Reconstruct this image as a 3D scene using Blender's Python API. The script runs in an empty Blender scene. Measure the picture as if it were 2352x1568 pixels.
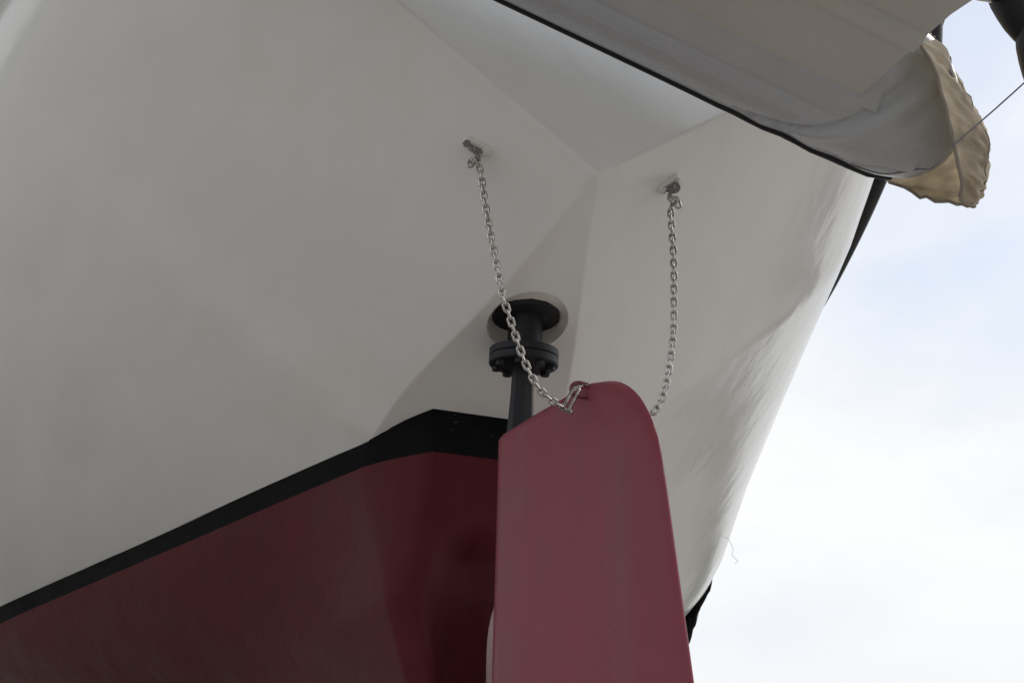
import bpy, bmesh, math, random
from mathutils import Vector, Matrix, noise
from mathutils.geometry import tessellate_polygon
rnd = random.Random(7)
R = math.radians
scene = bpy.context.scene
COL = scene.collection

# ---------------------------------------------------------------- camera
cd = bpy.data.cameras.new('camera')
cam = bpy.data.objects.new('camera', cd); COL.objects.link(cam)
cam.location = (-1.142, -2.972, -1.469)
cam.rotation_euler = (R(90 + 25.5), 0, R(-20.449))
cd.sensor_width = 36.0; cd.lens = 3000 / 2352 * 36
cd.clip_start = 0.05; cd.clip_end = 5000
scene.camera = cam

# ---------------------------------------------------------------- world, sun, exposure
SUN_EL, SUN_AZ = 50.0, 86.0      # compass azimuth measured from +Y towards +X
world = bpy.data.worlds.new('World'); scene.world = world; world.use_nodes = True
nt = world.node_tree; nt.nodes.clear()
def wn(t, **k):
    n = nt.nodes.new(t)
    for a, b in k.items(): setattr(n, a, b)
    return n
sky = wn('ShaderNodeTexSky', sky_type='NISHITA', sun_disc=False, sun_elevation=R(SUN_EL), sun_rotation=R(SUN_AZ))
tc = wn('ShaderNodeTexCoord')
mp = wn('ShaderNodeMapping'); mp.inputs['Scale'].default_value = (1.0, 1.0, 1.9); mp.inputs['Location'].default_value = (0.35, 0.1, 0.2)
n1 = wn('ShaderNodeTexNoise'); n1.inputs['Scale'].default_value = 2.6; n1.inputs['Detail'].default_value = 9; n1.inputs['Roughness'].default_value = 0.55
n1.inputs['Distortion'].default_value = 0.35
sep = wn('ShaderNodeSeparateXYZ')
hz = wn('ShaderNodeMapRange'); hz.inputs['From Min'].default_value = 0.0; hz.inputs['From Max'].default_value = 0.6
hz.inputs['To Min'].default_value = 0.5; hz.inputs['To Max'].default_value = 0.0
addn = wn('ShaderNodeMath', operation='ADD')
rampc = wn('ShaderNodeValToRGB')
rampc.color_ramp.elements[0].position = 0.42; rampc.color_ramp.elements[0].color = (0.58, 0.58, 0.58, 1)
rampc.color_ramp.elements[1].position = 0.72; rampc.color_ramp.elements[1].color = (1, 1, 1, 1)
n2 = wn('ShaderNodeTexNoise'); n2.inputs['Scale'].default_value = 5.0; n2.inputs['Detail'].default_value = 6
cr2 = wn('ShaderNodeValToRGB')
cr2.color_ramp.elements[0].position = 0.3; cr2.color_ramp.elements[0].color = (5.2, 5.4, 5.65, 1)
cr2.color_ramp.elements[1].position = 0.65; cr2.color_ramp.elements[1].color = (5.85, 5.88, 5.9, 1)
mixc = wn('ShaderNodeMix', data_type='RGBA')
bg = wn('ShaderNodeBackground'); bg.inputs['Strength'].default_value = 0.10
out = wn('ShaderNodeOutputWorld')
L = nt.links.new
L(tc.outputs['Generated'], mp.inputs['Vector']); L(mp.outputs[0], n1.inputs['Vector']); L(mp.outputs[0], n2.inputs['Vector'])
L(tc.outputs['Generated'], sep.inputs[0]); L(sep.outputs['Z'], hz.inputs['Value'])
L(n1.outputs['Fac'], addn.inputs[0]); L(hz.outputs[0], addn.inputs[1]); L(addn.outputs[0], rampc.inputs[0])
L(n2.outputs['Fac'], cr2.inputs[0])
L(rampc.outputs[0], mixc.inputs['Factor']); L(sky.outputs[0], mixc.inputs['A']); L(cr2.outputs[0], mixc.inputs['B'])
L(mixc.outputs['Result'], bg.inputs['Color']); L(bg.outputs[0], out.inputs[0])

sd = bpy.data.lights.new('sun', 'SUN'); sd.energy = 1.1; sd.angle = R(40); sd.color = (1.0, 0.95, 0.88)
sun = bpy.data.objects.new('sun', sd); COL.objects.link(sun)
sv = Vector((math.sin(R(SUN_AZ)) * math.cos(R(SUN_EL)), math.cos(R(SUN_AZ)) * math.cos(R(SUN_EL)), math.sin(R(SUN_EL))))
sun.rotation_euler = sv.to_track_quat('Z', 'Y').to_euler(); sun.location = (3, 3, 20)

vs = scene.view_settings
vs.view_transform = 'Standard'; vs.look = 'None'; vs.gamma = 1.0; vs.use_curve_mapping = False
vs.exposure = 0.76

# ---------------------------------------------------------------- materials
def mat(name, col, rough=0.5, metal=0.0, var=0.06, vscale=3.0, bump=0.0, bscale=20.0, stretch=(1, 1, 1), coat=0.0,
        speck=None, bump2=0.0, bscale2=3.0, rvar=0.0, spec=0.5, trans=0.0, streak=None):
    m = bpy.data.materials.new(name); m.use_nodes = True
    t = m.node_tree; b = t.nodes['Principled BSDF']; l = t.links.new
    b.inputs['Roughness'].default_value = rough; b.inputs['Metallic'].default_value = metal
    b.inputs['Coat Weight'].default_value = coat; b.inputs['Coat Roughness'].default_value = 0.12
    b.inputs['Specular IOR Level'].default_value = spec
    tcn = t.nodes.new('ShaderNodeTexCoord'); mpn = t.nodes.new('ShaderNodeMapping'); mpn.inputs['Scale'].default_value = stretch
    l(tcn.outputs['Object'], mpn.inputs['Vector'])
    nz = t.nodes.new('ShaderNodeTexNoise'); nz.inputs['Scale'].default_value = vscale; nz.inputs['Detail'].default_value = 8; nz.inputs['Roughness'].default_value = 0.6
    l(mpn.outputs[0], nz.inputs['Vector'])
    rp = t.nodes.new('ShaderNodeValToRGB')
    rp.color_ramp.elements[0].position = 0.3; rp.color_ramp.elements[1].position = 0.7
    rp.color_ramp.elements[0].color = tuple(c * (1 - var) for c in col) + (1,)
    rp.color_ramp.elements[1].color = tuple(min(1, c * (1 + var)) for c in col) + (1,)
    l(nz.outputs['Fac'], rp.inputs[0]); cur = rp.outputs[0]
    if streak:
        scol, samt, sscale, sst = streak
        ms = t.nodes.new('ShaderNodeMapping'); ms.inputs['Scale'].default_value = sst; l(tcn.outputs['Object'], ms.inputs['Vector'])
        ns = t.nodes.new('ShaderNodeTexNoise'); ns.inputs['Scale'].default_value = sscale; ns.inputs['Detail'].default_value = 5; l(ms.outputs[0], ns.inputs['Vector'])
        rs = t.nodes.new('ShaderNodeMapRange'); rs.inputs['From Min'].default_value = 0.5; rs.inputs['From Max'].default_value = 0.75
        rs.inputs['To Min'].default_value = 0; rs.inputs['To Max'].default_value = samt
        l(ns.outputs['Fac'], rs.inputs['Value'])
        mx = t.nodes.new('ShaderNodeMix'); mx.data_type = 'RGBA'; l(rs.outputs[0], mx.inputs['Factor']); l(cur, mx.inputs['A']); mx.inputs['B'].default_value = scol + (1,)
        cur = mx.outputs['Result']
    if speck:
        scol, thr, sscale = speck
        ns = t.nodes.new('ShaderNodeTexNoise'); ns.inputs['Scale'].default_value = sscale; ns.inputs['Detail'].default_value = 4; ns.inputs['Roughness'].default_value = 0.7
        l(mpn.outputs[0], ns.inputs['Vector'])
        rs = t.nodes.new('ShaderNodeMapRange'); rs.inputs['From Min'].default_value = thr; rs.inputs['From Max'].default_value = thr + 0.03
        l(ns.outputs['Fac'], rs.inputs['Value'])
        mx = t.nodes.new('ShaderNodeMix'); mx.data_type = 'RGBA'; l(rs.outputs[0], mx.inputs['Factor']); l(cur, mx.inputs['A']); mx.inputs['B'].default_value = scol + (1,)
        cur = mx.outputs['Result']
    l(cur, b.inputs['Base Color'])
    if rvar:
        rr = t.nodes.new('ShaderNodeMapRange'); rr.inputs['To Min'].default_value = max(0.03, rough - rvar); rr.inputs['To Max'].default_value = rough + rvar
        rr.inputs['From Min'].default_value = 0.3; rr.inputs['From Max'].default_value = 0.7
        l(nz.outputs['Fac'], rr.inputs['Value']); l(rr.outputs[0], b.inputs['Roughness'])
    nrm = None
    for s, sc in ((bump2, bscale2), (bump, bscale)):
        if s:
            nb = t.nodes.new('ShaderNodeTexNoise'); nb.inputs['Scale'].default_value = sc; nb.inputs['Detail'].default_value = 4
            l(mpn.outputs[0], nb.inputs['Vector'])
            bp = t.nodes.new('ShaderNodeBump'); bp.inputs['Strength'].default_value = 1.0; bp.inputs['Distance'].default_value = s
            l(nb.outputs['Fac'], bp.inputs['Height'])
            if nrm: l(nrm, bp.inputs['Normal'])
            nrm = bp.outputs[0]
    if nrm: l(nrm, b.inputs['Normal'])
    if trans:
        tr = t.nodes.new('ShaderNodeBsdfTranslucent'); l(cur, tr.inputs['Color'])
        if nrm: l(nrm, tr.inputs['Normal'])
        ms = t.nodes.new('ShaderNodeMixShader'); ms.inputs[0].default_value = trans
        o = t.nodes['Material Output']; l(b.outputs[0], ms.inputs[1]); l(tr.outputs[0], ms.inputs[2]); l(ms.outputs[0], o.inputs['Surface'])
    return m

M = {}
M['gelcoat'] = mat('white_gelcoat', (0.80, 0.795, 0.775), 0.17, var=0.03, vscale=2.2, bump=0.0002, bscale=24, bump2=0.011, bscale2=2.3,
                   stretch=(1, 0.45, 1), rvar=0.06, speck=((0.82, 0.82, 0.80), 0.80, 60), streak=((0.66, 0.60, 0.54), 0.35, 2.0, (1, 0.6, 1)))
M['sealant'] = mat('patched_white_filler', (0.72, 0.71, 0.68), 0.45, var=0.06, vscale=20, bump=0.0025, bscale=45, bump2=0.003, bscale2=14)
M['collar'] = mat('painted_filler_ring', (0.70, 0.67, 0.62), 0.28, var=0.08, vscale=16, bump=0.0015, bscale=45, bump2=0.003, bscale2=14)
M['boot'] = mat('black_boot_paint', (0.006, 0.006, 0.007), 0.65, var=0.3, vscale=8, bump=0.0006, bscale=40, speck=((0.045, 0.045, 0.045), 0.665, 34), rvar=0.1, stretch=(1, 1, 2.5), spec=0.06)
M['antifoul'] = mat('dark_red_antifouling', (0.085, 0.015, 0.019), 0.42, var=0.16, vscale=5, spec=0.07, bump=0.0008, bscale=45, bump2=0.006, bscale2=4, rvar=0.1,
                    streak=((0.08, 0.026, 0.03), 0.35, 7, (1, 1, 0.2)))
M['rudder'] = mat('red_rudder_paint', (0.225, 0.044, 0.063), 0.42, var=0.09, spec=0.25, vscale=6, bump=0.0004, bscale=120, rvar=0.06, speck=((0.05, 0.015, 0.018), 0.70, 55),
                  streak=((0.19, 0.075, 0.088), 0.6, 11, (1, 1, 0.04)))
M['stock'] = mat('black_steel_paint', (0.011, 0.0115, 0.015), 0.5, spec=0.3, var=0.15, vscale=9, bump=0.0006, bscale=120)
M['void'] = mat('black_tar_seal', (0.006, 0.006, 0.007), 0.7, var=0.2, vscale=20, bump=0.003, bscale=60)
M['galv'] = mat('stainless_chain', (0.50, 0.48, 0.455), 0.22, metal=1.0, var=0.25, vscale=60, bump=0.0003, bscale=150, rvar=0.12)
_t = M['galv'].node_tree; _oi = _t.nodes.new('ShaderNodeObjectInfo'); _mp = [n for n in _t.nodes if n.type == 'MAPPING'][0]
_mul = _t.nodes.new('ShaderNodeMath'); _mul.operation = 'MULTIPLY'; _mul.inputs[1].default_value = 37.0
_t.links.new(_oi.outputs['Random'], _mul.inputs[0]); _t.links.new(_mul.outputs[0], _mp.inputs['Location'])
M['dullsteel'] = mat('dull_steel', (0.25, 0.24, 0.23), 0.42, metal=0.8, var=0.25, vscale=50, bump=0.0005, bscale=90)
M['lugpaint'] = mat('chipped_red_paint', (0.15, 0.028, 0.038), 0.4, var=0.15, vscale=30, speck=((0.55, 0.56, 0.54), 0.60, 35))
M['tube'] = mat('grey_tube_fabric', (0.42, 0.435, 0.455), 0.27, var=0.05, vscale=5, bump=0.0006, bscale=160, bump2=0.008, bscale2=5, rvar=0.06)
M['tape'] = mat('grey_seam_tape', (0.40, 0.41, 0.425), 0.33, var=0.05, vscale=8, bump=0.0004, bscale=160)
M['rib'] = mat('cream_dinghy_gelcoat', (0.48, 0.462, 0.425), 0.3, var=0.03, vscale=4, bump=0.0003, bscale=90, bump2=0.004, bscale2=3, speck=((0.2, 0.17, 0.13), 0.79, 70))
M['rubber'] = mat('black_rubber', (0.008, 0.008, 0.009), 0.5, spec=0.25, var=0.2, vscale=12, bump=0.0008, bscale=50)
M['canvas'] = mat('tan_canvas', (0.80, 0.73, 0.60), 0.8, var=0.22, vscale=9, bump=0.004, bscale=26, bump2=0.014, bscale2=9, stretch=(0.6, 1, 1.5), trans=0.6,
                  streak=((0.34, 0.28, 0.21), 0.9, 7, (1, 1, 0.5)))
M['hem'] = mat('canvas_hem', (0.30, 0.26, 0.22), 0.8, var=0.15, vscale=30, bump=0.001, bscale=200)
M['plastic'] = mat('black_plastic_sheet', (0.02, 0.021, 0.024), 0.28, var=0.2, vscale=20, bump=0.006, bscale=18, bump2=0.02, bscale2=7)
M['vinyl'] = mat('black_vinyl', (0.008, 0.008, 0.012), 0.35, spec=0.3, var=0.15, vscale=8, bump=0.0006, bscale=60)
M['bronze'] = mat('painted_bronze', (0.20, 0.12, 0.13), 0.35, metal=0.1, var=0.12, vscale=14, bump=0.0005, bscale=60)
M['rope'] = mat('grey_line', (0.16, 0.16, 0.17), 0.7, var=0.2, vscale=80)
M['thread'] = mat('white_thread', (0.75, 0.74, 0.72), 0.8, var=0.05)
M['ground'] = mat('pale_gravel_yard', (0.29, 0.275, 0.253), 0.9, var=0.22, vscale=0.7, bump=0.01, bscale=30)
M['added_ring'] = mat('added_ring_dark_green', (0.06, 0.07, 0.045), 0.95, var=0.4, vscale=0.08, spec=0.1)  # dark surface for the added, unseen ring on the horizon
M['timber'] = mat('weathered_timber', (0.26, 0.19, 0.12), 0.8, var=0.25, vscale=6, bump=0.002, bscale=40, stretch=(6, 1, 6))

# ---------------------------------------------------------------- helpers
def link(name, me, m, parent=None, smooth=True):
    if m: 
        me.materials.clear(); me.materials.append(m)
    if smooth:
        for p in me.polygons: p.use_smooth = True
    o = bpy.data.objects.new(name, me); COL.objects.link(o)
    if parent: o.parent = parent
    return o
def mesh(name, verts, faces, m, parent=None, smooth=True, angle=None, recalc=True):
    me = bpy.data.meshes.new(name); me.from_pydata([tuple(v) for v in verts], [], faces); me.update()
    if recalc:
        bm = bmesh.new(); bm.from_mesh(me); bmesh.ops.remove_doubles(bm, verts=bm.verts, dist=1e-6)
        bmesh.ops.recalc_face_normals(bm, faces=bm.faces); bm.to_mesh(me); bm.free()
    o = link(name, me, m, parent, smooth)
    if angle and smooth: me.set_sharp_from_angle(angle=R(angle))
    return o
def empty(name, loc=(0, 0, 0)):
    o = bpy.data.objects.new(name, None); COL.objects.link(o); o.location = loc; o.empty_display_size = 0.1
    return o
def tag(o, label, cat, group=None):
    o['label'] = label; o['category'] = cat
    if group: o['group'] = group
    return o
def grid_faces(nr, nc, wrap=False, off=0):
    f = []
    for i in range(nr - 1):
        for j in range(nc if wrap else nc - 1):
            a = off + i * nc + j; b = off + i * nc + (j + 1) % nc
            f.append((a, b, b + nc, a + nc))
    return f
def frames(pts, closed=False, ref=None):
    n = len(pts); T = []
    for i in range(n):
        a = pts[(i - 1) % n] if closed or i > 0 else pts[i]; b = pts[(i + 1) % n] if closed or i < n - 1 else pts[i]
        T.append((b - a).normalized())
    u = ref or Vector((0.31, 0.7, 0.64)); fr = []
    for t in T:
        u = (u - t * u.dot(t)).normalized(); fr.append((u, t.cross(u)))
    return fr
def tube_data(pts, r, seg=8, closed=False, ref=None):
    pts = [Vector(p) for p in pts]; n = len(pts)
    rs = r if isinstance(r, (list, tuple)) else [r] * n
    V, F = [], []
    for p, rr, (a, b) in zip(pts, rs, frames(pts, closed, ref)):
        for k in range(seg):
            th = 2 * math.pi * k / seg; V.append(p + (a * math.cos(th) + b * math.sin(th)) * rr)
    rows = n if closed else n - 1
    for i in range(rows):
        for k in range(seg):
            F.append((i * seg + k, i * seg + (k + 1) % seg, ((i + 1) % n) * seg + (k + 1) % seg, ((i + 1) % n) * seg + k))
    if not closed:
        F.append(tuple(range(seg))[::-1]); F.append(tuple((n - 1) * seg + k for k in range(seg)))
    return V, F
def tube(name, pts, r, m, parent=None, seg=8, closed=False, ref=None):
    V, F = tube_data(pts, r, seg, closed, ref)
    return mesh(name, V, F, m, parent, angle=60)
def lathe_data(prof, origin, axis, seg=40, wob=0.0):
    axis = Vector(axis).normalized(); origin = Vector(origin)
    a = axis.orthogonal().normalized(); b = axis.cross(a)
    V = []; n = len(prof)
    for r, h in prof:
        for k in range(seg):
            th = 2 * math.pi * k / seg
            rr = r * (1 + wob * noise.noise((math.cos(th) * 4 + h * 30, math.sin(th) * 4, r * 20)))
            V.append(origin + axis * h + (a * math.cos(th) + b * math.sin(th)) * rr)
    F = grid_faces(n, seg, True)
    F.append(tuple(range(seg))); F.append(tuple((n - 1) * seg + k for k in range(seg)))
    return V, F
def lathe(name, prof, origin, axis, m, parent=None, seg=40, angle=35, wob=0.0):
    V, F = lathe_data(prof, origin, axis, seg, wob)
    return mesh(name, V, F, m, parent, angle=angle)
def spline(pts, n):
    pts = [Vector(p) for p in pts]; P = [pts[0] * 2 - pts[1]] + pts + [pts[-1] * 2 - pts[-2]]
    res = []; segs = len(pts) - 1
    for q in range(n):
        s = q / (n - 1) * segs; i = min(int(s), segs - 1); t = s - i
        a, b, c, d = P[i:i + 4]
        res.append(0.5 * ((2 * b) + (c - a) * t + (2 * a - 5 * b + 4 * c - d) * t * t + (3 * b - a - 3 * c + d) * t ** 3))
    return res
def hexprism(name, centre, axis, rad, h, m, parent, chamfer=0.15, rot=0.0):
    axis = Vector(axis).normalized(); a = axis.orthogonal().normalized(); b = axis.cross(a); c = Vector(centre)
    V = []
    for hh, k in ((0, 1), (h * (1 - chamfer), 1), (h, 0.86)):
        for i in range(6):
            th = math.pi / 3 * i + rot; V.append(c + axis * hh + (a * math.cos(th) + b * math.sin(th)) * rad * k)
    F = grid_faces(3, 6, True); F.append(tuple(range(6))); F.append(tuple(range(12, 18)))
    return mesh(name, V, F, m, parent, smooth=False)
def pchip(xs, ys):
    n = len(xs); h = [xs[i + 1] - xs[i] for i in range(n - 1)]; d = [(ys[i + 1] - ys[i]) / h[i] for i in range(n - 1)]
    mm = [d[0]] + [0 if d[i - 1] * d[i] <= 0 else 2 * d[i - 1] * d[i] / (d[i - 1] + d[i]) for i in range(1, n - 1)] + [d[-1]]
    def f(x):
        if x <= xs[0]: return ys[0]
        if x >= xs[-1]: return ys[-1]
        i = 0
        while x > xs[i + 1]: i += 1
        t = (x - xs[i]) / h[i]
        return ys[i] * (1 + 2 * t) * (1 - t) ** 2 + mm[i] * h[i] * t * (1 - t) ** 2 + ys[i + 1] * t * t * (3 - 2 * t) + mm[i + 1] * h[i] * t * t * (t - 1)
    return f
def sstep(a, b, x):
    t = min(1, max(0, (x - a) / (b - a))); return t * t * (3 - 2 * t)

GZ = -3.0
# ---------------------------------------------------------------- ground
g = mesh('ground', [(-1500, -1500, GZ), (1500, -1500, GZ), (1500, 1500, GZ), (-1500, 1500, GZ)], [(0, 1, 2, 3)], M['ground'], smooth=False)
g['kind'] = 'structure'

# unseen dark ring added below the frame to darken the horizon the hull reflects
V = []; NH = 240
for r_, k_ in ((230, 0.0), (250, .55), (275, .85), (310, 1.0), (420, .6)):
    for q in range(NH):
        th = 2 * math.pi * q / NH; h = 31 + 5 * noise.noise((math.cos(th) * 3, math.sin(th) * 3, .4)) + 2.2 * noise.noise((math.cos(th) * 25, math.sin(th) * 25, 1.4))
        V.append((r_ * math.cos(th), r_ * math.sin(th), GZ - 1 + h * k_ + (1.5 * noise.noise((q * .9, r_, 3.)) if k_ else 0)))
hl = mesh('added_horizon_ring', V, grid_faces(5, NH, True), M['added_ring']); hl['kind'] = 'structure'

# ---------------------------------------------------------------- yacht hull (X starboard, Y forward, Z up)
YT, ZW, ZB = -0.513, -0.09, -0.155
zf = pchip([-.513, -.06, .361, .506, 1.], [.277, .101, -.022, -.09, -.3])
af = pchip([-.513, -.28, -.06, .155, .33, .506, .65, 1.103, 1.57, 2.196, 2.958, 4.2, 6., 8., 10.5],
           [.003, .067, .135, .20, .245, .286, .345, .529, .71, .959, 1.262, 1.65, 1.9, 1.6, .05])
xr = pchip([-.513, .34, 1.54, 2.5, 4., 6., 8., 11.2], [1.14, 1.48, 1.88, 2.2, 2.70, 2.9, 2.4, .06])
zr = pchip([-.513, .34, 1.54, 2.5, 4., 6., 8., 11.2], [1.2, 1.1, 1.02, .98, .98, 1.05, 1.2, 1.6])
dl = pchip([-.513, .9, 1.6, 2.4, 3.5, 5., 8., 11.], [36, 33, 29.5, 25., 17.5, 18., 35., 70.])
def za(Y): return max(zf(Y), ZW) if Y < .506 else ZW
def section(Y, n=44):
    """half section from the flat tuck panel out to the rail, then the bulwark; list of (x, z)"""
    p0 = Vector((af(Y), za(Y))); p3 = Vector((xr(Y), zr(Y))); d = R(dl(Y)); Ln = (p3 - p0).length
    p1 = p0 + 0.95 * Ln * Vector((math.cos(d), math.sin(d)))
    p2 = p3 - 0.10 * Ln * Vector((math.cos(R(66)), math.sin(R(66))))
    def bz(t): return p0 * (1 - t) ** 3 + p1 * 3 * t * (1 - t) ** 2 + p2 * 3 * t * t * (1 - t) + p3 * t ** 3
    pts = []
    fil = min(0.007, p0.x * 0.6) if Y < .506 else 0
    a, c = p0 - Vector((fil, 0)), p0 + Vector((math.cos(d), math.sin(d))) * fil
    if fil > 0:
        for q in range(5):
            t = q / 4; pts.append(a * (1 - t) ** 2 + p0 * 2 * t * (1 - t) + c * t * t)
    else:
        pts += [p0.copy() for _ in range(5)]
    t0 = fil / max(0.95 * Ln * 3, 1e-6)
    for q in range(1, n + 1): pts.append(bz(t0 + (1 - t0) * q / n))
    for q in range(1, 5): pts.append(p3 + Vector((0.02, 0.45)) * (q / 4))
    return pts
yacht = empty('motor_yacht', (0, 2.0, GZ))
tag(yacht, 'white yacht hull on the hard with dark red bottom paint and black waterline stripe', 'yacht')
def ypart(o):
    o.parent = yacht; o.matrix_parent_inverse = Matrix.Translation(yacht.location).inverted(); return o
bpy.context.view_layer.update()
ys = [YT + .014 + (t / 60) ** 1.0 * 2.9 for t in range(61)] + [2.6 + 8.3 * (t / 26) for t in range(1, 27)]
Vh, Fh = [], []
nsec = len(section(0))
rows = []
# rounded transom edge
rad = 0.014
for q in range(5):
    ang = math.pi / 2 * (1 - q / 4); sct = section(YT + rad)
    rows.append((YT + rad - rad * math.sin(ang), [(max(0, x - rad * (1 - math.cos(ang)) * 0.6) if k > 0 else x, z + rad * (1 - math.cos(ang)) * 0.8) for k, (x, z) in enumerate(sct)]))
for Y in ys[1:]: rows.append((Y, section(Y)))
for sgn in (-1, 1):
    off = len(Vh)
    for Y, s in rows:
        for x, z in s: Vh.append((sgn * x, Y, z))
    Fh += grid_faces(len(rows), nsec, False, off)
half = len(rows) * nsec
for j in range(nsec - 1):                      # transom plate
    Fh.append((j, j + 1, half + j + 1, half + j))
for i in range(len(rows) - 1):                 # tuck panel between the two sides, aft of the deadwood
    if rows[i + 1][0] <= .52 and not (rows[i][0] >= -.19 and rows[i + 1][0] <= .13): Fh.append((i * nsec, (i + 1) * nsec, half + (i + 1) * nsec, half + i * nsec))
pit = [i for i in range(len(rows)) if -.19 <= rows[i][0] <= .13]
outer = [i * nsec for i in pit] + [half + i * nsec for i in reversed(pit)]
RIM = []; SEG = 96
for k in range(SEG):
    th = 2 * math.pi * k / SEG; x, y = .110 * math.cos(th), -.030 + .112 * math.sin(th)
    RIM.append(len(Vh)); Vh.append((x, y, zf(y)))
poly = [[Vector((Vh[q][0], Vh[q][1], 0)) for q in outer], [Vector((Vh[q][0], Vh[q][1], 0)) for q in RIM]]
idx = outer + RIM
for t_ in tessellate_polygon(poly): Fh.append(tuple(idx[q] for q in t_))
for i in range(len(rows) - 1):                 # deck
    a = i * nsec + nsec - 1; Fh.append((a, a + nsec, half + a + nsec, half + a))
hull = ypart(mesh('hull', Vh, Fh, M['gelcoat'], angle=40))
# black rubbing strake along both sides
for sgn in (-1, 1):
    yy = [YT + .02 + 11 * (q / 120) ** 1.3 for q in range(121)]
    path = [Vector((sgn * (xr(Y) + .040 - .040 * sstep(1.0, 2.1, Y)), Y, zr(Y) + 0.04)) for Y in yy]
    ypart(tube('rubbing_strake', path, [.042 - .018 * sstep(.5, 2.0, Y) for Y in yy], M['rubber'], seg=10))

# underwater body: plan outline at a set of levels, aft face dished to imitate a soft shadow, side flare, long side
ck = pchip([-.57, -.155, 0.], [.20, .135, .15])
yk = pchip([-.9, -.571, -.374, -.155, -.09], [.41, .418, .49, .56, .506])
xk = pchip([-1.2, -.571, -.374, -.155, -.09], [.13, .25, .27, .29, .286])
rx = pchip([.3, .44, .9, 1.7, 3., 5., 8., 10.5], [.24, .25, .30, .42, .75, 1.05, .8, .06])
rz = pchip([.3, .44, .9, 1.6, 3., 5., 8., 10.5], [-.571, -.575, -.62, -.62, -.55, -.5, -.5, -.3])
def ux(Y, z):
    b = af(Y) - 0.004; r, zz = rx(Y), rz(Y)
    if z >= zz:
        t = (ZW - z) / (ZW - zz); return b + (r - b) * (t + (0.85 * t * t - .85 * t) * sstep(.5, 1.8, Y))
    t = min(1, (zz - z) / 0.55); k = 0.09
    return r + (k - r) * (t * (1.6 - 0.6 * t))
def outline(z):
    """points from the centre of the aft face round the port side to the bow (x >= 0)"""
    pts = []
    c = ck(z) if z > -.57 else min(.20, max(0.07, .20 - (-.57 - z) * 0.3))
    Y0 = .366
    for q in range(33):
        x = c * q / 32
        edge = min(c * .8, 0.06 + (-.4 - z) * 0.22)
        shade_dish = 0.06 * (1 - sstep(.55 * c, .98 * c, x)) * sstep(-.35, -.46, z) * (1 - sstep(edge - .085, edge + .075, x))  # shallow dish shaped to darken the face like a soft shadow beside the rudder
        pts.append((x, Y0 + shade_dish))
    K = (xk(z) if z > -.571 else max(.1, .25 - (-.571 - z) * .30), yk(z) if z < -.155 else .56 + (z + .155) * -0.83)
    cor = Vector((c, Y0)); kn = Vector(K)
    for q in range(1, 6): 
        t = q / 5; p = cor * (1 - t) ** 1 + kn * t; pts.append((p.x + 0.012 * math.sin(math.pi * t), p.y + 0.0))
    for q in range(1, 46):
        Y = K[1] + (10.4 - K[1]) * (q / 45) ** 1.7
        w = sstep(0, 0.35, Y - K[1])
        pts.append((ux(Y, z) * w + (1 - w) * (K[0] + (ux(Y, z) - ux(K[1], z))), Y))
    return pts
def body(name, levels, m):
    V, F = [], []; n = None
    for sgn in (-1, 1):
        off = len(V)
        for lv in levels:
            o = lv() if callable(lv) else [(x, y, lv) for x, y in outline(lv)]
            n = len(o)
            for x, y, z in o: V.append((sgn * x, y, z))
        F += grid_faces(len(levels), n, False, off)
    return ypart(mesh(name, V, F, m, angle=50))
def top_row():      # the stripe climbs to the tuck panel at the stern
    o = []
    for x, y in outline(ZW): 
        o.append((x * (1 if y > .57 else 1), y, max(ZW, zf(y) + 0.006) if y < .56 else ZW))
    return o
body('boot_stripe', [top_row, -.115, -.135, ZB], M['boot'])
lv = [ZB - 0.0] + [ZB - (0.575 - .155) * q / 28 for q in range(1, 29)] + [-.62, -.68, -.74, -.8, -.88, -.98, -1.1, -1.3, -2.2]
body('antifouling', lv, M['antifoul'])
# heel shoe under the rudder
ypart(mesh('heel_shoe', [(x, y, z) for z in (-1.62, -1.50) for x, y in ((-.07, .5), (-.05, -.25), (.05, -.25), (.07, .5))],
           [(0, 1, 2, 3), (4, 5, 6, 7), (0, 1, 5, 4), (1, 2, 6, 5), (2, 3, 7, 6), (3, 0, 4, 7)], M['antifoul'], smooth=False))

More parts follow.
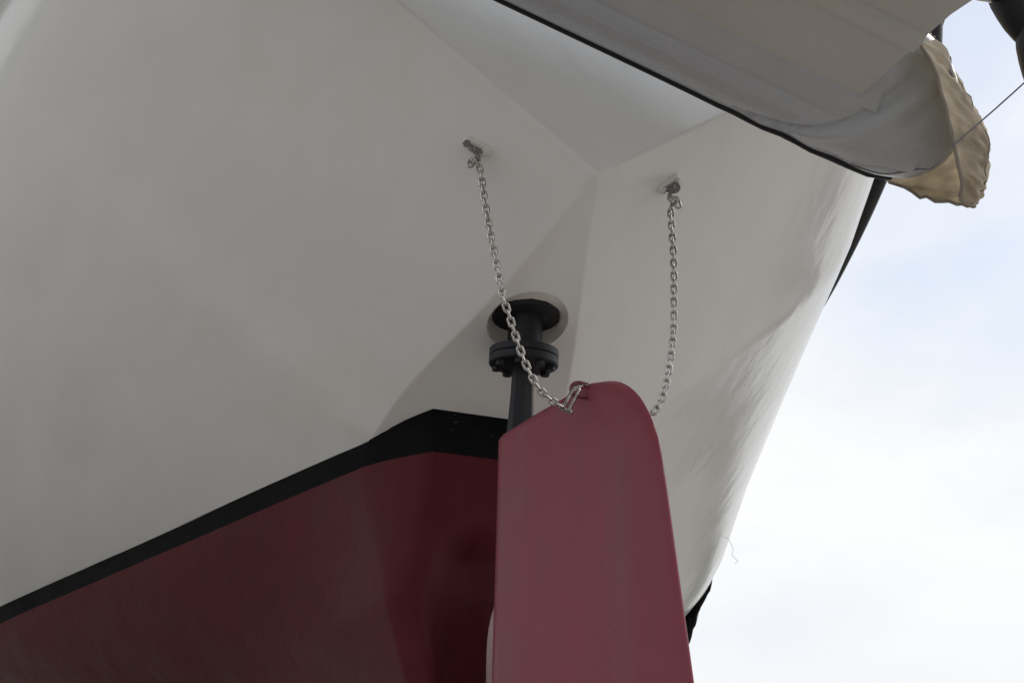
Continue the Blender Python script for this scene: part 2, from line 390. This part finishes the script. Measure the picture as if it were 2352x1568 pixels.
# propeller at the dished aft face
prop = ypart(lathe('propeller', [(0.0, -.10), (.03, -.09), (.05, -.05), (.062, .0), (.066, .08), (.06, .14), (0.03, .30)], (0, .27, -.90), (0, 1, 0), M['bronze'], seg=28))
for k, a0 in enumerate((17, 137, 257)):
    V, F = [], []; nr, nc = 14, 9
    for sd_ in (0, 1):
        for i in range(nr):
            t = i / (nr - 1); rr = .05 + .40 * t
            wd = .055 + .085 * math.sin(math.pi * min(1, t * 0.95) ** 0.8); wd *= (1 if t < .75 else math.sqrt(max(0.02, 1 - ((t - .75) / .25) ** 2)))
            pit = R(62 - 34 * t)
            for j in range(nc):
                s = (j / (nc - 1) - .5) * 2; c = s * wd
                th = 0.009 * (1 - s * s) * (1.2 - t) * (1 if sd_ else -1) + 0.0008 * (1 if sd_ else -1)
                x = c * math.cos(pit) - th * math.sin(pit); y = c * math.sin(pit) + th * math.cos(pit)
                p = Vector((x + 0.05 * t * t, y, rr)); p.rotate(Matrix.Rotation(R(a0), 3, 'Y'))
                V.append((p.x, .27 + p.y * 0.8 + .02, -.90 + p.z))
    F = grid_faces(nr, nc) + grid_faces(nr, nc, False, nr * nc)
    n0 = nr * nc
    for i in range(nr - 1):
        for j in (0, nc - 1): F.append((i * nc + j, (i + 1) * nc + j, n0 + (i + 1) * nc + j, n0 + i * nc + j))
    for j in range(nc - 1): F.append(((nr - 1) * nc + j, (nr - 1) * nc + j + 1, n0 + (nr - 1) * nc + j + 1, n0 + (nr - 1) * nc + j))
    b = mesh('propeller_blade', V, F, M['bronze'], angle=45)
    b.parent = prop; b.matrix_parent_inverse = (Matrix.Translation(yacht.location) @ Matrix.Translation(-yacht.location)).inverted()

# stock hole: filler ring, black seal, tube, flange
AX = Vector((0, -math.sin(R(8)), math.cos(R(8))))
V = []; seg = SEG; CZ = .118; prof = [(0.0, 0.0), (.12, .10), (.30, .28), (.55, .55), (.85, .85), (1.0, 1.0)]
for pi_, (kr, kz) in enumerate(prof):
    for k in range(seg):
        th = 2 * math.pi * k / seg; nz = noise.noise((math.cos(th) * 2.5, math.sin(th) * 2.5, 8.1 + pi_ * .4)); nz3 = noise.noise((math.cos(th) * 12, math.sin(th) * 12, pi_ * 1.7))
        x0, y0 = .110 * math.cos(th), -.030 + .112 * math.sin(th); x1, y1 = .088 * math.cos(th), -.018 + .088 * math.sin(th)
        x, y = x0 + (x1 - x0) * kr, y0 + (y1 - y0) * kr; z0 = zf(y0); z = z0 + (CZ + .004 - z0) * kz
        w = (0 < pi_ < len(prof) - 1)
        V.append((x + .004 * nz * w * math.cos(th) + .0012 * nz3 * w, y + .004 * nz * w * math.sin(th), z + .002 * nz3 * w))
ypart(mesh('stock_recess', V, grid_faces(len(prof), seg, True), M['collar'], angle=70))
V = []
for r in (.0, .03, .06, .080, .0905, .0925):
    for k in range(seg):
        th = 2 * math.pi * k / seg; nz = noise.noise((math.cos(th) * 13, math.sin(th) * 13, 6.1)); n4 = noise.noise((math.cos(th) * 3, math.sin(th) * 3, 2.1))
        e = r > .085; rr = r + ((.0022 * nz + .0012 * n4) if e else 0)
        V.append((rr * math.cos(th), -.018 + rr * math.sin(th), CZ - .008 - (.002 * max(0, nz) if e else 0) + (.016 if r > .092 else 0)))
ypart(mesh('gland_seal', V, grid_faces(6, seg, True), M['void'], angle=70))

# rudder
PH = R(18); CHD = Vector((math.sin(PH), -math.cos(PH), 0)); RN = Vector((math.cos(PH), math.sin(PH), 0))
top = [(-.088, -.236), (-.086, -.218), (-.074, -.208), (.083, -.191), (.203, -.182), (.269, -.171), (.301, -.173), (.356, -.190), (.400, -.219), (.436, -.259), (.462, -.305), (.481, -.354), (.493, -.406), (.506, -.504)]
def resample(pl, n):
    d = [0]
    for a, b in zip(pl, pl[1:]): d.append(d[-1] + math.dist(a, b))
    o = []
    for q in range(n):
        s = d[-1] * q / (n - 1); i = 0
        while i < len(d) - 2 and s > d[i + 1]: i += 1
        t = (s - d[i]) / (d[i + 1] - d[i]); o.append((pl[i][0] + (pl[i + 1][0] - pl[i][0]) * t, pl[i][1] + (pl[i + 1][1] - pl[i][1]) * t))
    return o
sm = [(p.x, p.y) for p in spline([(a, b, 0) for a, b in top], 120)]
NC, NR = 64, 30
cc = [0.5 - 0.5 * math.cos(math.pi * q / (NC - 1)) for q in range(NC)]
dn = resample(sm, 400)
T = [dn[min(399, int(c * 399))] for c in cc]
def half_t(c, r):
    c = min(max(c, 0), 1)
    lead = math.sqrt(max(0, 1 - (1 - min(c / .10, 1)) ** 2)); x = max(0, (c - .80) / .20); trail = math.sqrt(max(0, 1 - x * x)) * (1 - .25 * x)
    return 0.040 * min(lead, 1) * trail
V, F = [], []
for sgn in (-1, 1):
    for i in range(NR):
        t = i / (NR - 1); r = t ** 1.6
        for q in range(NC):
            B = (-.140 + .75 * cc[q], -1.46); s = T[q][0] * (1 - r) + B[0] * r; z = T[q][1] * (1 - r) + B[1] * r
            ls = (-.097 - .05 * r) ; ts = .506 + .10 * r
            zz = z; st = .506 + (-.504 - z) * .1088
            if z > -.504:
                st = .30
                for (s1, z1), (s2, z2) in zip(top[6:], top[7:]):
                    if z <= z1 and z >= z2: st = s1 + (s2 - s1) * (z1 - z) / (z1 - z2)
            lead_s = -.088 - max(0, -.235 - z) * .0424
            c = (s - lead_s) / max(.05, st - lead_s)
            c = 0 if q == 0 else 1 if q == NC - 1 else c
            h = half_t(c, r) * (0.12 + .88 * math.sqrt(max(0, 1 - (1 - min(1, r * 60)) ** 2)) if i else 0.0)
            p = CHD * s + RN * (sgn * h); V.append((p.x, p.y, z))
F = grid_faces(NR, NC) + grid_faces(NR, NC, False, NR * NC)
for q in range(NC - 1): F.append(((NR - 1) * NC + q, (NR - 1) * NC + q + 1, NR * NC + (NR - 1) * NC + q + 1, NR * NC + (NR - 1) * NC + q))
rudder = ypart(mesh('rudder', V, F, M['rudder'], angle=55))
def rpart(o): o.parent = rudder; o.matrix_parent_inverse = Matrix.Identity(4); return o
# square tapered stock
V = []
for h, hw in ((-.36, .036), (-.20, .033), (-.10, .0285), (-.015, .0275)):
    c = AX * h; a = Matrix.Rotation(R(-32), 3, 'Z') @ Vector((1, 0, 0)); b = Matrix.Rotation(R(-32), 3, 'Z') @ Vector((0, 1, 0))
    k = 0.45
    for (p, q) in ((1, k), (k, 1), (-k, 1), (-1, k), (-1, -k), (-k, -1), (k, -1), (1, -k)): V.append(c + a * hw * p + b * hw * q)
rpart(mesh('rudder_stock', V, grid_faces(4, 8, True) + [tuple(range(8)), tuple(range(24, 32))], M['stock'], angle=25))
rpart(lathe('stock_tube', [(.0465, .018), (.0465, .16)], (0, 0, 0), AX, M['stock'], seg=40))
bev = .003
for h0, h1, nm in ((-.0225, -.0008, 'flange'), (.0008, .0215, 'flange')):
    rpart(lathe(nm, [(.0, h0), (.0935 - bev, h0), (.0935, h0 + bev), (.0935, h1 - .001), (.0925, h1), (0, h1)], (0, 0, 0), AX, M['stock'], seg=72))
fa = AX.orthogonal().normalized(); fb = AX.cross(fa)
for k in range(8):
    th = 2 * math.pi * (k + .35) / 8; c = (fa * math.cos(th) + fb * math.sin(th)) * .073
    rpart(hexprism('flange_bolt', c - AX * .022, -AX, .0135, .014, M['stock'], None, rot=rnd.random()))
# lug: painted U eye welded to the port face, and its twin on the far face
def at_rudder(s, off, z): return CHD * s + RN * off + Vector((0, 0, z))
for sgn in (-1, 1):
    p = [at_rudder(.292, sgn * .036, -.188), at_rudder(.287, sgn * .058, -.187), at_rudder(.280, sgn * .071, -.192), at_rudder(.277, sgn * .076, -.204), at_rudder(.280, sgn * .071, -.216), at_rudder(.287, sgn * .058, -.222), at_rudder(.292, sgn * .036, -.220)]
    rpart(tube('chain_lug', spline(p, 24), .0056, M['lugpaint'], seg=10))

# eye plates
def eye_plate(cen, d, N):
    cen, d, N = Vector(cen), Vector(d).normalized(), Vector(N).normalized(); d = (d - N * d.dot(N)).normalized(); b = N.cross(d)
    def stad(Lh, r, h, n=10, ox=0, oy=0):
        o = []
        for k in range(n + 1): th = -math.pi / 2 + math.pi * k / n; o.append(cen + d * (Lh + r * math.cos(th)) + b * (r * math.sin(th) + oy) + N * h)
        for k in range(n + 1): th = math.pi / 2 + math.pi * k / n; o.append(cen + d * (-Lh + r * math.cos(th)) + b * (r * math.sin(th) + oy) + N * h)
        return o
    V = []; prof = [(.0165, -.006), (.0158, .003), (.0148, .0045), (.0135, .0055), (.0126, .006), (.0120, .0078), (.0112, .0085)]
    for r, h in prof: V += stad(.024, r, h)
    n = len(stad(.02, .01, 0)); F = grid_faces(len(prof), n, True); F.append(tuple((len(prof) - 1) * n + k for k in range(n)))
    pl = ypart(mesh('eye_plate', V, F, M['sealant'], angle=40))
    # tongue plate with a hole, standing out of the base
    V, F = [], []; seg = 28
    for h in (-.003, .003):
        for ring in (0, 1):
            for k in range(seg):
                th = 2 * math.pi * k / seg
                if ring == 0: x, y = .0062 * math.cos(th), .017 + .0062 * math.sin(th)
                else:
                    x, y = .0175 * math.cos(th), .017 + .0165 * math.sin(th)
                    if math.sin(th) < 0: x = .0175 * math.cos(th) + math.copysign(.010, math.cos(th)) * min(1, -math.sin(th) * 1.6) * (abs(math.cos(th)) > 0.02); y = max(.004, y)
                V.append(cen + d * x + N * (y + .006) + b * h)
    for s in (0, 2):
        F += grid_faces(2, seg, True, s * seg)
    for ring in (0, 1):
        for k in range(seg):
            a0 = ring * seg + k; a1 = ring * seg + (k + 1) % seg; F.append((a0, a1, a1 + 2 * seg, a0 + 2 * seg))
    t = mesh('tongue', V, F, M['dullsteel'], angle=35); t.parent = pl
    for s, mm in ((-1, M['dullsteel'] if cen.x < 0 else M['sealant']), (1, M['sealant'])):
        h = hexprism('bolt', cen + d * (.026 * s) + N * .008, N, .0098, .0085, mm, pl, rot=rnd.random())
    return cen + N * .022
EL = eye_plate((-.265, -.372, .379), (.064, -.017, -.034), (-.509, -.44, -.74))
ER = eye_plate((.261, -.381, .381), (.053, -.013, .044), (.509, -.44, -.74))

# ---------------------------------------------------------------- chains
def stadium_link(wire=.0030, half=.0066, straight=.0058, seg=7, n=9):
    pts = []
    for k in range(n): th = math.pi * k / (n - 1); pts.append(Vector((half * math.cos(th), 0, straight + half * math.sin(th))))
    for k in range(n): th = math.pi + math.pi * k / (n - 1); pts.append(Vector((half * math.cos(th), 0, -straight + half * math.sin(th))))
    V, F = tube_data(pts, wire, seg, True, Vector((0, 1, 0)))
    me = bpy.data.meshes.new('link'); me.from_pydata([tuple(v) for v in V], [], F); me.update()
    me.materials.append(M['galv'])
    for p in me.polygons: p.use_smooth = True
    return me
LINK = stadium_link()
PITCH = .0185
def place_link(parent, c, t, facing):
    z = t.normalized(); y = (facing - z * facing.dot(z)).normalized(); x = y.cross(z)
    o = bpy.data.objects.new('link', LINK); COL.objects.link(o); o.parent = parent
    m = Matrix((x, y, z)).transposed().to_4x4(); m.translation = c - parent.location
    o.matrix_basis = m; return o
def chain_links(parent, path, skip0=0.0, phase=0):
    P = spline(path, 400); d = [0.0]
    for a, b in zip(P, P[1:]): d.append(d[-1] + (b - a).length)
    s = skip0; k = phase
    while s <= d[-1]:
        i = 0
        while i < len(d) - 2 and d[i + 1] < s: i += 1
        t = (s - d[i]) / max(1e-9, d[i + 1] - d[i]); c = P[i].lerp(P[i + 1], t)
        tg = (P[min(i + 3, 399)] - P[max(i - 3, 0)]).normalized()
        fc = Vector((-.40, -.90, -.15)) ; side = tg.cross(fc).normalized(); f0 = side.cross(tg).normalized()
        tw = R(6 + rnd.uniform(-9, 9)); f = (f0 * math.cos(tw) + side * math.sin(tw)) if k % 2 == 0 else (side * math.cos(tw) - f0 * math.sin(tw))
        place_link(parent, c, tg, f); s += PITCH; k += 1
    return P[-1]
def shackle(parent, p_pin, p_bow, side, gap, r, m, pin_m=None, headed=True):
    """U shackle: bow at p_bow, pin at p_pin along side"""
    p_pin, p_bow, side = Vector(p_pin), Vector(p_bow), Vector(side); ax = (p_bow - p_pin); Ln = ax.length; ax.normalize()
    side = (side - ax * side.dot(ax)).normalized()
    pts = [p_pin + side * gap - ax * r * 1.2, p_pin + side * gap, p_pin + side * gap + ax * (Ln - gap)]
    for k in range(1, 10):
        th = math.pi * k / 10; pts.append(p_pin + ax * (Ln - gap + gap * math.sin(th)) + side * gap * math.cos(th))
    pts += [p_pin - side * gap + ax * (Ln - gap), p_pin - side * gap, p_pin - side * gap - ax * r * 1.2]
    rs = [r * 1.35, r * 1.35] + [r] * (len(pts) - 4) + [r * 1.35, r * 1.35]
    V, F = tube_data([p - parent.location for p in pts], rs, 9); o = mesh('shackle', V, F, m, parent, angle=50)
    e = gap + r * 1.3
    V, F = lathe_data([(0, -e - r * 1.6), (r * 1.0, -e - r * 1.5), (r * 1.5, -e - r * 1.0), (r * 1.5, -e - r * .2), (r * .85, -e), (r * .85, e), (r * 1.6, e), (r * 1.6, e + r * .9), (0, e + r * .95)], p_pin - parent.location, side, 14)
    q = mesh('shackle_pin', V, F, pin_m or m, o, angle=40)
    return o
chL = empty('rudder_chain', EL); tag(chL, 'steel chain crossing in front of the black flange, left of the two rudder chains', 'chain', 'rudder chains')
chR = empty('rudder_chain', ER); tag(chR, 'steel chain hanging almost straight down and ending behind the rounded rudder edge', 'chain', 'rudder chains')
def topend(ch, eye, path, loose_dir):
    first = Vector(path[0])
    dn_ = (Vector(path[1]) - first).normalized()
    shackle(ch, eye + dn_ * .026, eye + dn_ * -.004, Vector((.35, .9, .1)), .0085, .0036, M['dullsteel'])
    # two spare links left dangling from the pin
    p = eye + dn_ * .032
    l1 = place_link(ch, p + Vector(loose_dir) * .012 + Vector((0, -.004, -.003)), Vector(loose_dir) + Vector((0, 0, -.25)), Vector((0.3, .6, .8)))
    l2 = place_link(ch, p + Vector(loose_dir) * .024 + Vector((0, -.006, -.012)), Vector((0, 0, -1)) + Vector(loose_dir) * .25, Vector((-.38, -.92, -.1)))
pathL = [EL + Vector((.004, 0, -.034)), (-.258, -.377, .303), (-.245, -.373, .226), (-.229, -.369, .145), (-.216, -.365, .089), (-.203, -.362, .033), (-.191, -.358, -.022), (-.174, -.354, -.066), (-.151, -.347, -.126), (-.126, -.34, -.182), (-.094, -.331, -.23), (-.058, -.321, -.254), (-.022, -.3115, -.2665)]
topend(chL, EL, pathL, (-.95, .1, -.1))
endL = chain_links(chL, pathL, .004, 1)
shackle(chL, (-.012, -.309, -.270), Vector((.0285, -.289, -.199)), Vector((.0405, .02, .071)).cross(Vector((.36, .9, .2))), .0072, .0044, M['galv'])
pathR = [ER + Vector((.004, .002, -.034)), (.267, -.378, .307), (.266, -.378, .241), (.266, -.378, .151), (.262, -.375, .052), (.257, -.37, -.045), (.249, -.364, -.115), (.240, -.357, -.172), (.229, -.349, -.217), (.213, -.336, -.251), (.203, -.328, -.261), (.192, -.318, -.262), (.184, -.310, -.252)]
topend(chR, ER, pathR, (.8, -.3, -.35))
chain_links(chR, pathR, .004, 0)
shackle(chR, Vector((.180, -.307, -.245)), Vector((.168, -.276, -.210)), Vector((.3, .5, .8)), .0100, .0042, M['galv'])

# ---------------------------------------------------------------- inflatable dinghy slung across the stern
DO = Vector((.464, -.935, .329)); DS = .96; DE = Vector((.9653, 0, -.2612)); DV = Vector((0, -1, 0)); DW = Vector((.2612, 0, .9653))
din = empty('inflatable_dinghy', DO)
tag(din, 'grey inflatable dinghy with cream hull bottom slung upright across the stern', 'dinghy')
DM = Matrix((DE * DS, DV * DS, DW * DS)).transposed().to_4x4(); DM.translation = DO; din.matrix_world = DM
def dpart(o): o.parent = din; o.matrix_parent_inverse = Matrix.Identity(4); return o
TC, TR = (-.097, .15), .19
def tube_pt(u, th, r=None, side=1):
    """th: angle from +v towards +w; tube tapers at the stern end and sweeps in at the bow"""
    rr = TR if r is None else r; vc, wc = TC
    if u > .08:
        x = min(1, (u - .08) / .21); k = (1 - x ** 2.6) ** .40 if x < 1 else 0
        rr = rr * max(k, 0.001)
    if u < -1.5:
        x = (-1.5 - u) / 1.1; vc = vc + .72 * x ** 2.2; wc = wc + .16 * x * x
    fold = 0
    v, w = vc + rr * math.cos(th), wc + rr * math.sin(th)
    u2 = u - .46 * (w - wc) * sstep(.02, .30, u) 
    if side < 0: v = 0.98 - v
    return Vector((u2, v, w))
us = [-2.6 + 1.9 * q / 30 for q in range(30)] + [-.7 + .7 * q / 60 for q in range(60)] + [.29 * (1 - (1 - q / 50) ** 1.8) for q in range(51)]
FOLD = pchip([0, 222, 232, 245, 262, 285, 310, 340, 360], [.1, -.50, -.36, -.17, -.05, .02, .06, .10, .11])
def wrinkle(u, th):
    a = 0.0
    # a long fold where the cone piece is glued on, running diagonally round the tube
    f = u - FOLD(math.degrees(th) % 360)
    g_ = sstep(R(235), R(247), th) * (1 - sstep(R(335), R(352), th))
    a += -0.016 * math.exp(-(f / .016) ** 2) * g_ - .007 * math.exp(-((f - .075) / .014) ** 2) * g_ * sstep(R(285), R(315), th)
    a += 0.010 * math.exp(-((f - .036) / .022) ** 2) * g_
    a += 0.0045 * noise.noise((u * 5, math.cos(th) * 2.2, math.sin(th) * 2.2 + 4)) * sstep(-.5, .05, u)
    a += 0.0028 * math.sin(u * 42 + 5 * th) * math.exp(-((th - R(232)) / .16) ** 2) * sstep(-.35, -.1, u) * (1 - sstep(.1, .25, u))
    return a
for side in (1, -1):
    V = []; seg = 112
    for u in us:
        for k in range(seg):
            th = 2 * math.pi * k / seg; V.append(tube_pt(u, th, TR + wrinkle(u, th), side))
    F = grid_faces(len(us), seg, True); F.append(tuple(range(seg))); F.append(tuple((len(us) - 1) * seg + k for k in range(seg)))
    dpart(mesh('inflatable_tube', V, F, M['tube'], angle=80))
    # rubbing strake, ends before the cone
    def strip(name, th0, th1, u0, u1, hgt, m, n=60, kk=6, ang=30, prof=None):
        V = []
        for q in range(n):
            u = u0 + (u1 - u0) * q / (n - 1)
            for j in range(kk + 1):
                th = th0 + (th1 - th0) * j / kk; e = hgt if 0 < j < kk else -0.004
                if 0 < j < kk and prof: e = hgt * prof(j / kk)
                V.append(tube_pt(u, th, TR + wrinkle(u, th) + e, side))
        F = grid_faces(n, kk + 1); 
        return dpart(mesh(name, V, F, m, angle=ang))
    strip('rubbing_strake', R(222), R(231), -2.5, .20, .011, M['rubber'], prof=lambda x: math.sin(math.pi * x) ** .5)
    strip('seam_tape', R(254), R(272), -2.2, -.10, .0012, M['tape'])
    strip('seam_tape', R(280), R(308), -2.2, .015, .0022, M['tape'])
# rigid bottom: flat panel with chine edge, two strakes and shallow keel
def hull_u(u):
    x = max(0, (-1.3 - u) / 1.1); return x
def ribrow(u):
    x = hull_u(u); k = 1 - .95 * x ** 2.2; lift = .34 * x * x
    prof = [(-.012, .045), (-.004, .012), (.0, .0), (.008, -.004), (.10, -.010), (.218, -.018), (.226, -.034), (.262, -.036), (.274, -.021), (.36, -.030), (.445, -.055), (.49, -.085)]
    o = [(v, w) for v, w in prof]; o += [(0.98 - v, w) for v, w in reversed(prof[:-1])]
    return [Vector((u, .49 + (v - .49) * k, w + lift)) for v, w in o]
uu = [0, -.004, -.01] + [-.04 * q for q in range(1, 61)]
V = []
for u in uu: V += ribrow(u)
nr_ = len(ribrow(0)); F = grid_faces(len(uu), nr_)
F.append(tuple(range(nr_)))
dpart(mesh('rigid_bottom', V, F, M['rib'], angle=22))
# transom board of the dinghy and inner floor closing the bottom
V = [Vector((u, v, w)) for u in (-.03, 0.006) for v, w in ((.03, .03), (.95, .03), (.95, .36), (.03, .36))]
dpart(mesh('transom_board', V, [(0, 1, 2, 3), (4, 5, 6, 7), (0, 1, 5, 4), (1, 2, 6, 5), (2, 3, 7, 6), (3, 0, 4, 7)], M['rib'], smooth=False))
# glued patch beside the transom corner
V = []
for q in range(9):
    for j in range(7):
        u = .0 + .055 * q / 8 * (1 - .6 * j / 6); th = R(300) + R(46) * j / 6; V.append(tube_pt(u - .002, th, TR + .0035))
dpart(mesh('transom_patch', V, grid_faces(9, 7), M['tape'], angle=30))
V = []
for q in range(14):
    for j in range(5): V.append(tube_pt(.185 + .014 * j / 4, R(-25) + R(80) * q / 13, TR + .006))
dpart(mesh('black_strap', V, grid_faces(14, 5), M['rubber'], angle=30))

# tan canvas cover bulging round the tube end (own thing)
cov = empty('canvas_cover', DO + DE * .3)
tag(cov, 'crumpled tan canvas bag cover hanging round the end of the grey inflatable tube', 'cover')
S_ = [ (0.057, 0.140, 0.113), (0.104, 0.140, 0.056), (0.148, 0.130, -0.008), (0.195, 0.110, -0.076), (0.236, 0.080, -0.126), (0.274, 0.050, -0.153), (0.295, 0.020, -0.175) ]
O_ = [ (0.200, -0.040, 0.352), (0.270, -0.040, 0.273), (0.330, -0.040, 0.201), (0.383, -0.040, 0.128), (0.400, -0.040, 0.043), (0.381, -0.040, -0.052), (0.342, -0.040, -0.120) ]
N_ = [ (0.274, -0.170, 0.498), (0.345, -0.170, 0.420), (0.409, -0.170, 0.336), (0.444, -0.170, 0.246), (0.426, -0.170, 0.138), (0.369, -0.170, 0.020), (0.321, -0.170, -0.024) ]
K_ = [ (0.303, -0.260, 0.576), (0.371, -0.260, 0.480), (0.429, -0.270, 0.406), (0.409, -0.290, 0.313), (0.354, -0.300, 0.234), (0.302, -0.290, 0.138), (0.268, -0.280, 0.073) ]
nu, nv = 60, 44
curves = [spline(c, nu) for c in (S_, [tuple((Vector(a) * .52 + Vector(b) * .48) + Vector((.025, .015, -.008))) for a, b in zip(S_, O_)], O_, N_, K_)]
V = []; rowsC = []
for i in range(nu):
    col_ = spline([c[i] for c in curves], nv); rowsC.append(col_)
def coverpt(i, j):
    p = rowsC[i][j]; a, b = i / (nu - 1), j / (nv - 1)
    n_ = noise.noise((a * 5 + b * 3, b * 7, 1.3)) * .012 + (0.5 - abs(noise.noise((a * 9 - b * 6, b * 5 + a * 2, 7.3)))) * .024 * sstep(0, .1, b)
    n_ += noise.noise((a * 22 + 8 * b, b * 9, 2.2)) * .006
    ctr = Vector((.18, -.10, .15)); d = (p - ctr).normalized()
    return p + d * n_
V = [coverpt(i, j) for i in range(nu) for j in range(nv)]
def to_world(p): return DM @ Vector(p)
Vw = [to_world(p) - cov.location for p in V]
c1 = mesh('bag', Vw, grid_faces(nu, nv), M['canvas'], cov)
md = c1.modifiers.new('thick', 'SOLIDIFY'); md.thickness = .0025
tube('hem', [to_world(coverpt(i, 0)) - cov.location for i in range(0, nu, 2)], .0045, M['hem'], cov, seg=7)
tube('hem', [to_world(coverpt(nu - 1, j)) - cov.location for j in range(0, nv, 2)], .004, M['hem'], cov, seg=7)
tube('seam', [to_world(coverpt(i, 13)) + DE * .001 - cov.location for i in range(0, nu, 2)], .0022, M['hem'], cov, seg=6)

# thin line from the dinghy stern up to the right
rp = [DM @ tube_pt(.10, R(238), TR + .002), DM @ tube_pt(.15, R(252), TR + .007), DM @ tube_pt(.19, R(272), TR + .008), (0.583, -1.012, 0.121), (0.646, -1.031, 0.191), (0.771, -1.035, 0.311), (0.886, -1.031, 0.423), (0.935, -1.040, 0.473)]
tag(tube('lashing_line', spline(rp, 60), .0020, M['rope'], seg=6), 'thin grey line running from the tube end up towards the top right corner', 'rope')

# black padded post at the top right
post = empty('padded_post', (.86, -1.1, .30)); tag(post, 'glossy black padded sleeve on a metal post in the top right corner', 'post')
def lobe(p0, p1, rs, name):
    p0, p1 = Vector(p0), Vector(p1); n = len(rs); tube(name, [p0.lerp(p1, q / (n - 1)) - post.location for q in range(n)], rs, M['vinyl'], post, seg=28)
def egg(n, r, a=.5, lo=.25): return [r * max(.02, math.sin(math.pi * (lo + (1 - lo) * q / (n - 1))) ** a) for q in range(n)]
lobe((.80, -1.1, .80), (.842, -1.1, .455), [.03, .05, .056, .058, .058, .058, .056, .050, .042, .03, .008], 'sleeve')
lobe((.845, -1.11, .57), (.905, -1.11, .20), [.006, .030, .044, .052, .056, .058, .058, .057, .055, .05, .04, .006], 'sleeve')
tube('steel_rail', [Vector(p) - post.location for p in ((.80, -1.1, .60), (.755, -1.1, .578), (.72, -1.1, .574), (.705, -1.1, .59), (.69, -1.1, .65))], [.014, .014, .014, .014, .014], M['galv'], post, seg=14)

tube('pole', [Vector(p) - post.location for p in spline([(.80, -1.1, .70), (.79, -1.1, 1.2), (.78, -1.06, 1.60), (.77, -.95, 1.68), (.76, -.60, 1.68), (.76, -.47, 1.62)], 30)], .022, M['galv'], post, seg=14)
# davit arms on the transom, mostly hidden by the dinghy
dv_ = ypart(tube('davit_arm', spline([(.93, YT - .01, 1.2), (.97, -.62, 1.0), (.985, -.62, .86), (1.02, -.64, 1.2), (1.02, -.9, 1.55), (.9, -1.3, 1.6)][:1] + [(.985, -.60, .85), (1.02, -.62, .96), (1.04, -.64, 1.3), (.85, -.9, 1.66), (.42, -1.44, 1.68)], 40), .022, M['rubber'], seg=10))

ypart(tube('davit_arm', spline([(-.93, YT + .02, 1.45), (-.95, -.62, 1.66), (-1.1, -.95, 1.78), (-1.42, -1.44, 1.80)], 30), .022, M['rubber'], seg=10))
for a_, b_ in (((.42, -1.44, 1.68), DM @ Vector((-.012, .49, .355))), ((-1.42, -1.44, 1.80), DM @ Vector((-2.0, .49, .16)))):
    ypart(tube('davit_fall', [a_, Vector(a_).lerp(b_, .5), b_], .006, M['rope'], seg=6))
# black plastic sheet hanging over the far side
sh = []
hem = pchip([3.4, 3.65, 3.69, 3.80, 3.92, 4.0, 4.4], [.80, .63, .54, .425, .33, .27, .25])
NQ, NZ = 50, 30
for q in range(NQ):
    Y = 3.4 + 1.0 * q / (NQ - 1)
    for j in range(NZ):
        z = 1.02 + (hem(Y) - 1.02) * j / (NZ - 1); x = 2.58 + .035 * noise.noise((Y * 9, z * 4, .5)) + .02 * noise.noise((Y * 20, z * 9, 3.5))
        sh.append((x + max(0, xr(Y) + .05 - 2.60) * (1 - j / (NZ - 1)), Y, z + .02 * noise.noise((Y * 14, 0, 5.)) * (j / (NZ - 1))))
so = mesh('plastic_sheet', sh, grid_faces(NQ, NZ), M['plastic']); md = so.modifiers.new('thick', 'SOLIDIFY'); md.thickness = .004
tag(so, 'crinkled black plastic sheet showing past the right hull edge beside the rudder', 'sheet')
# loose white thread on the far hull edge
tag(tube('loose_thread', spline([(2.19, 2.79, .54), (2.2, 2.775, .52), (2.215, 2.765, .47), (2.2, 2.75, .43), (2.225, 2.745, .40), (2.205, 2.74, .385)], 24), .0014, M['thread'], seg=5),
    'thin white frayed thread hanging off the right hull edge', 'thread')
# timber baulks under the keel
for k, y in enumerate((1.0, 3.2, 5.6)):
    b0 = [Vector((x, y + yy, z)) for z in (GZ, -2.2) for x, yy in ((-.5, -.15), (.5, -.15), (.5, .15), (-.5, .15))]
    o = mesh('keel_block', [v - Vector((0, y, GZ)) for v in b0], [(0, 1, 2, 3), (4, 5, 6, 7), (0, 1, 5, 4), (1, 2, 6, 5), (2, 3, 7, 6), (3, 0, 4, 7)], M['timber'], smooth=False)
    o.location = (0, y, GZ)
    tag(o, ('weathered timber block under the keel nearest the rudder', 'weathered timber block under the keel amidships', 'weathered timber block under the keel towards the bow')[k], 'block', 'keel blocks')
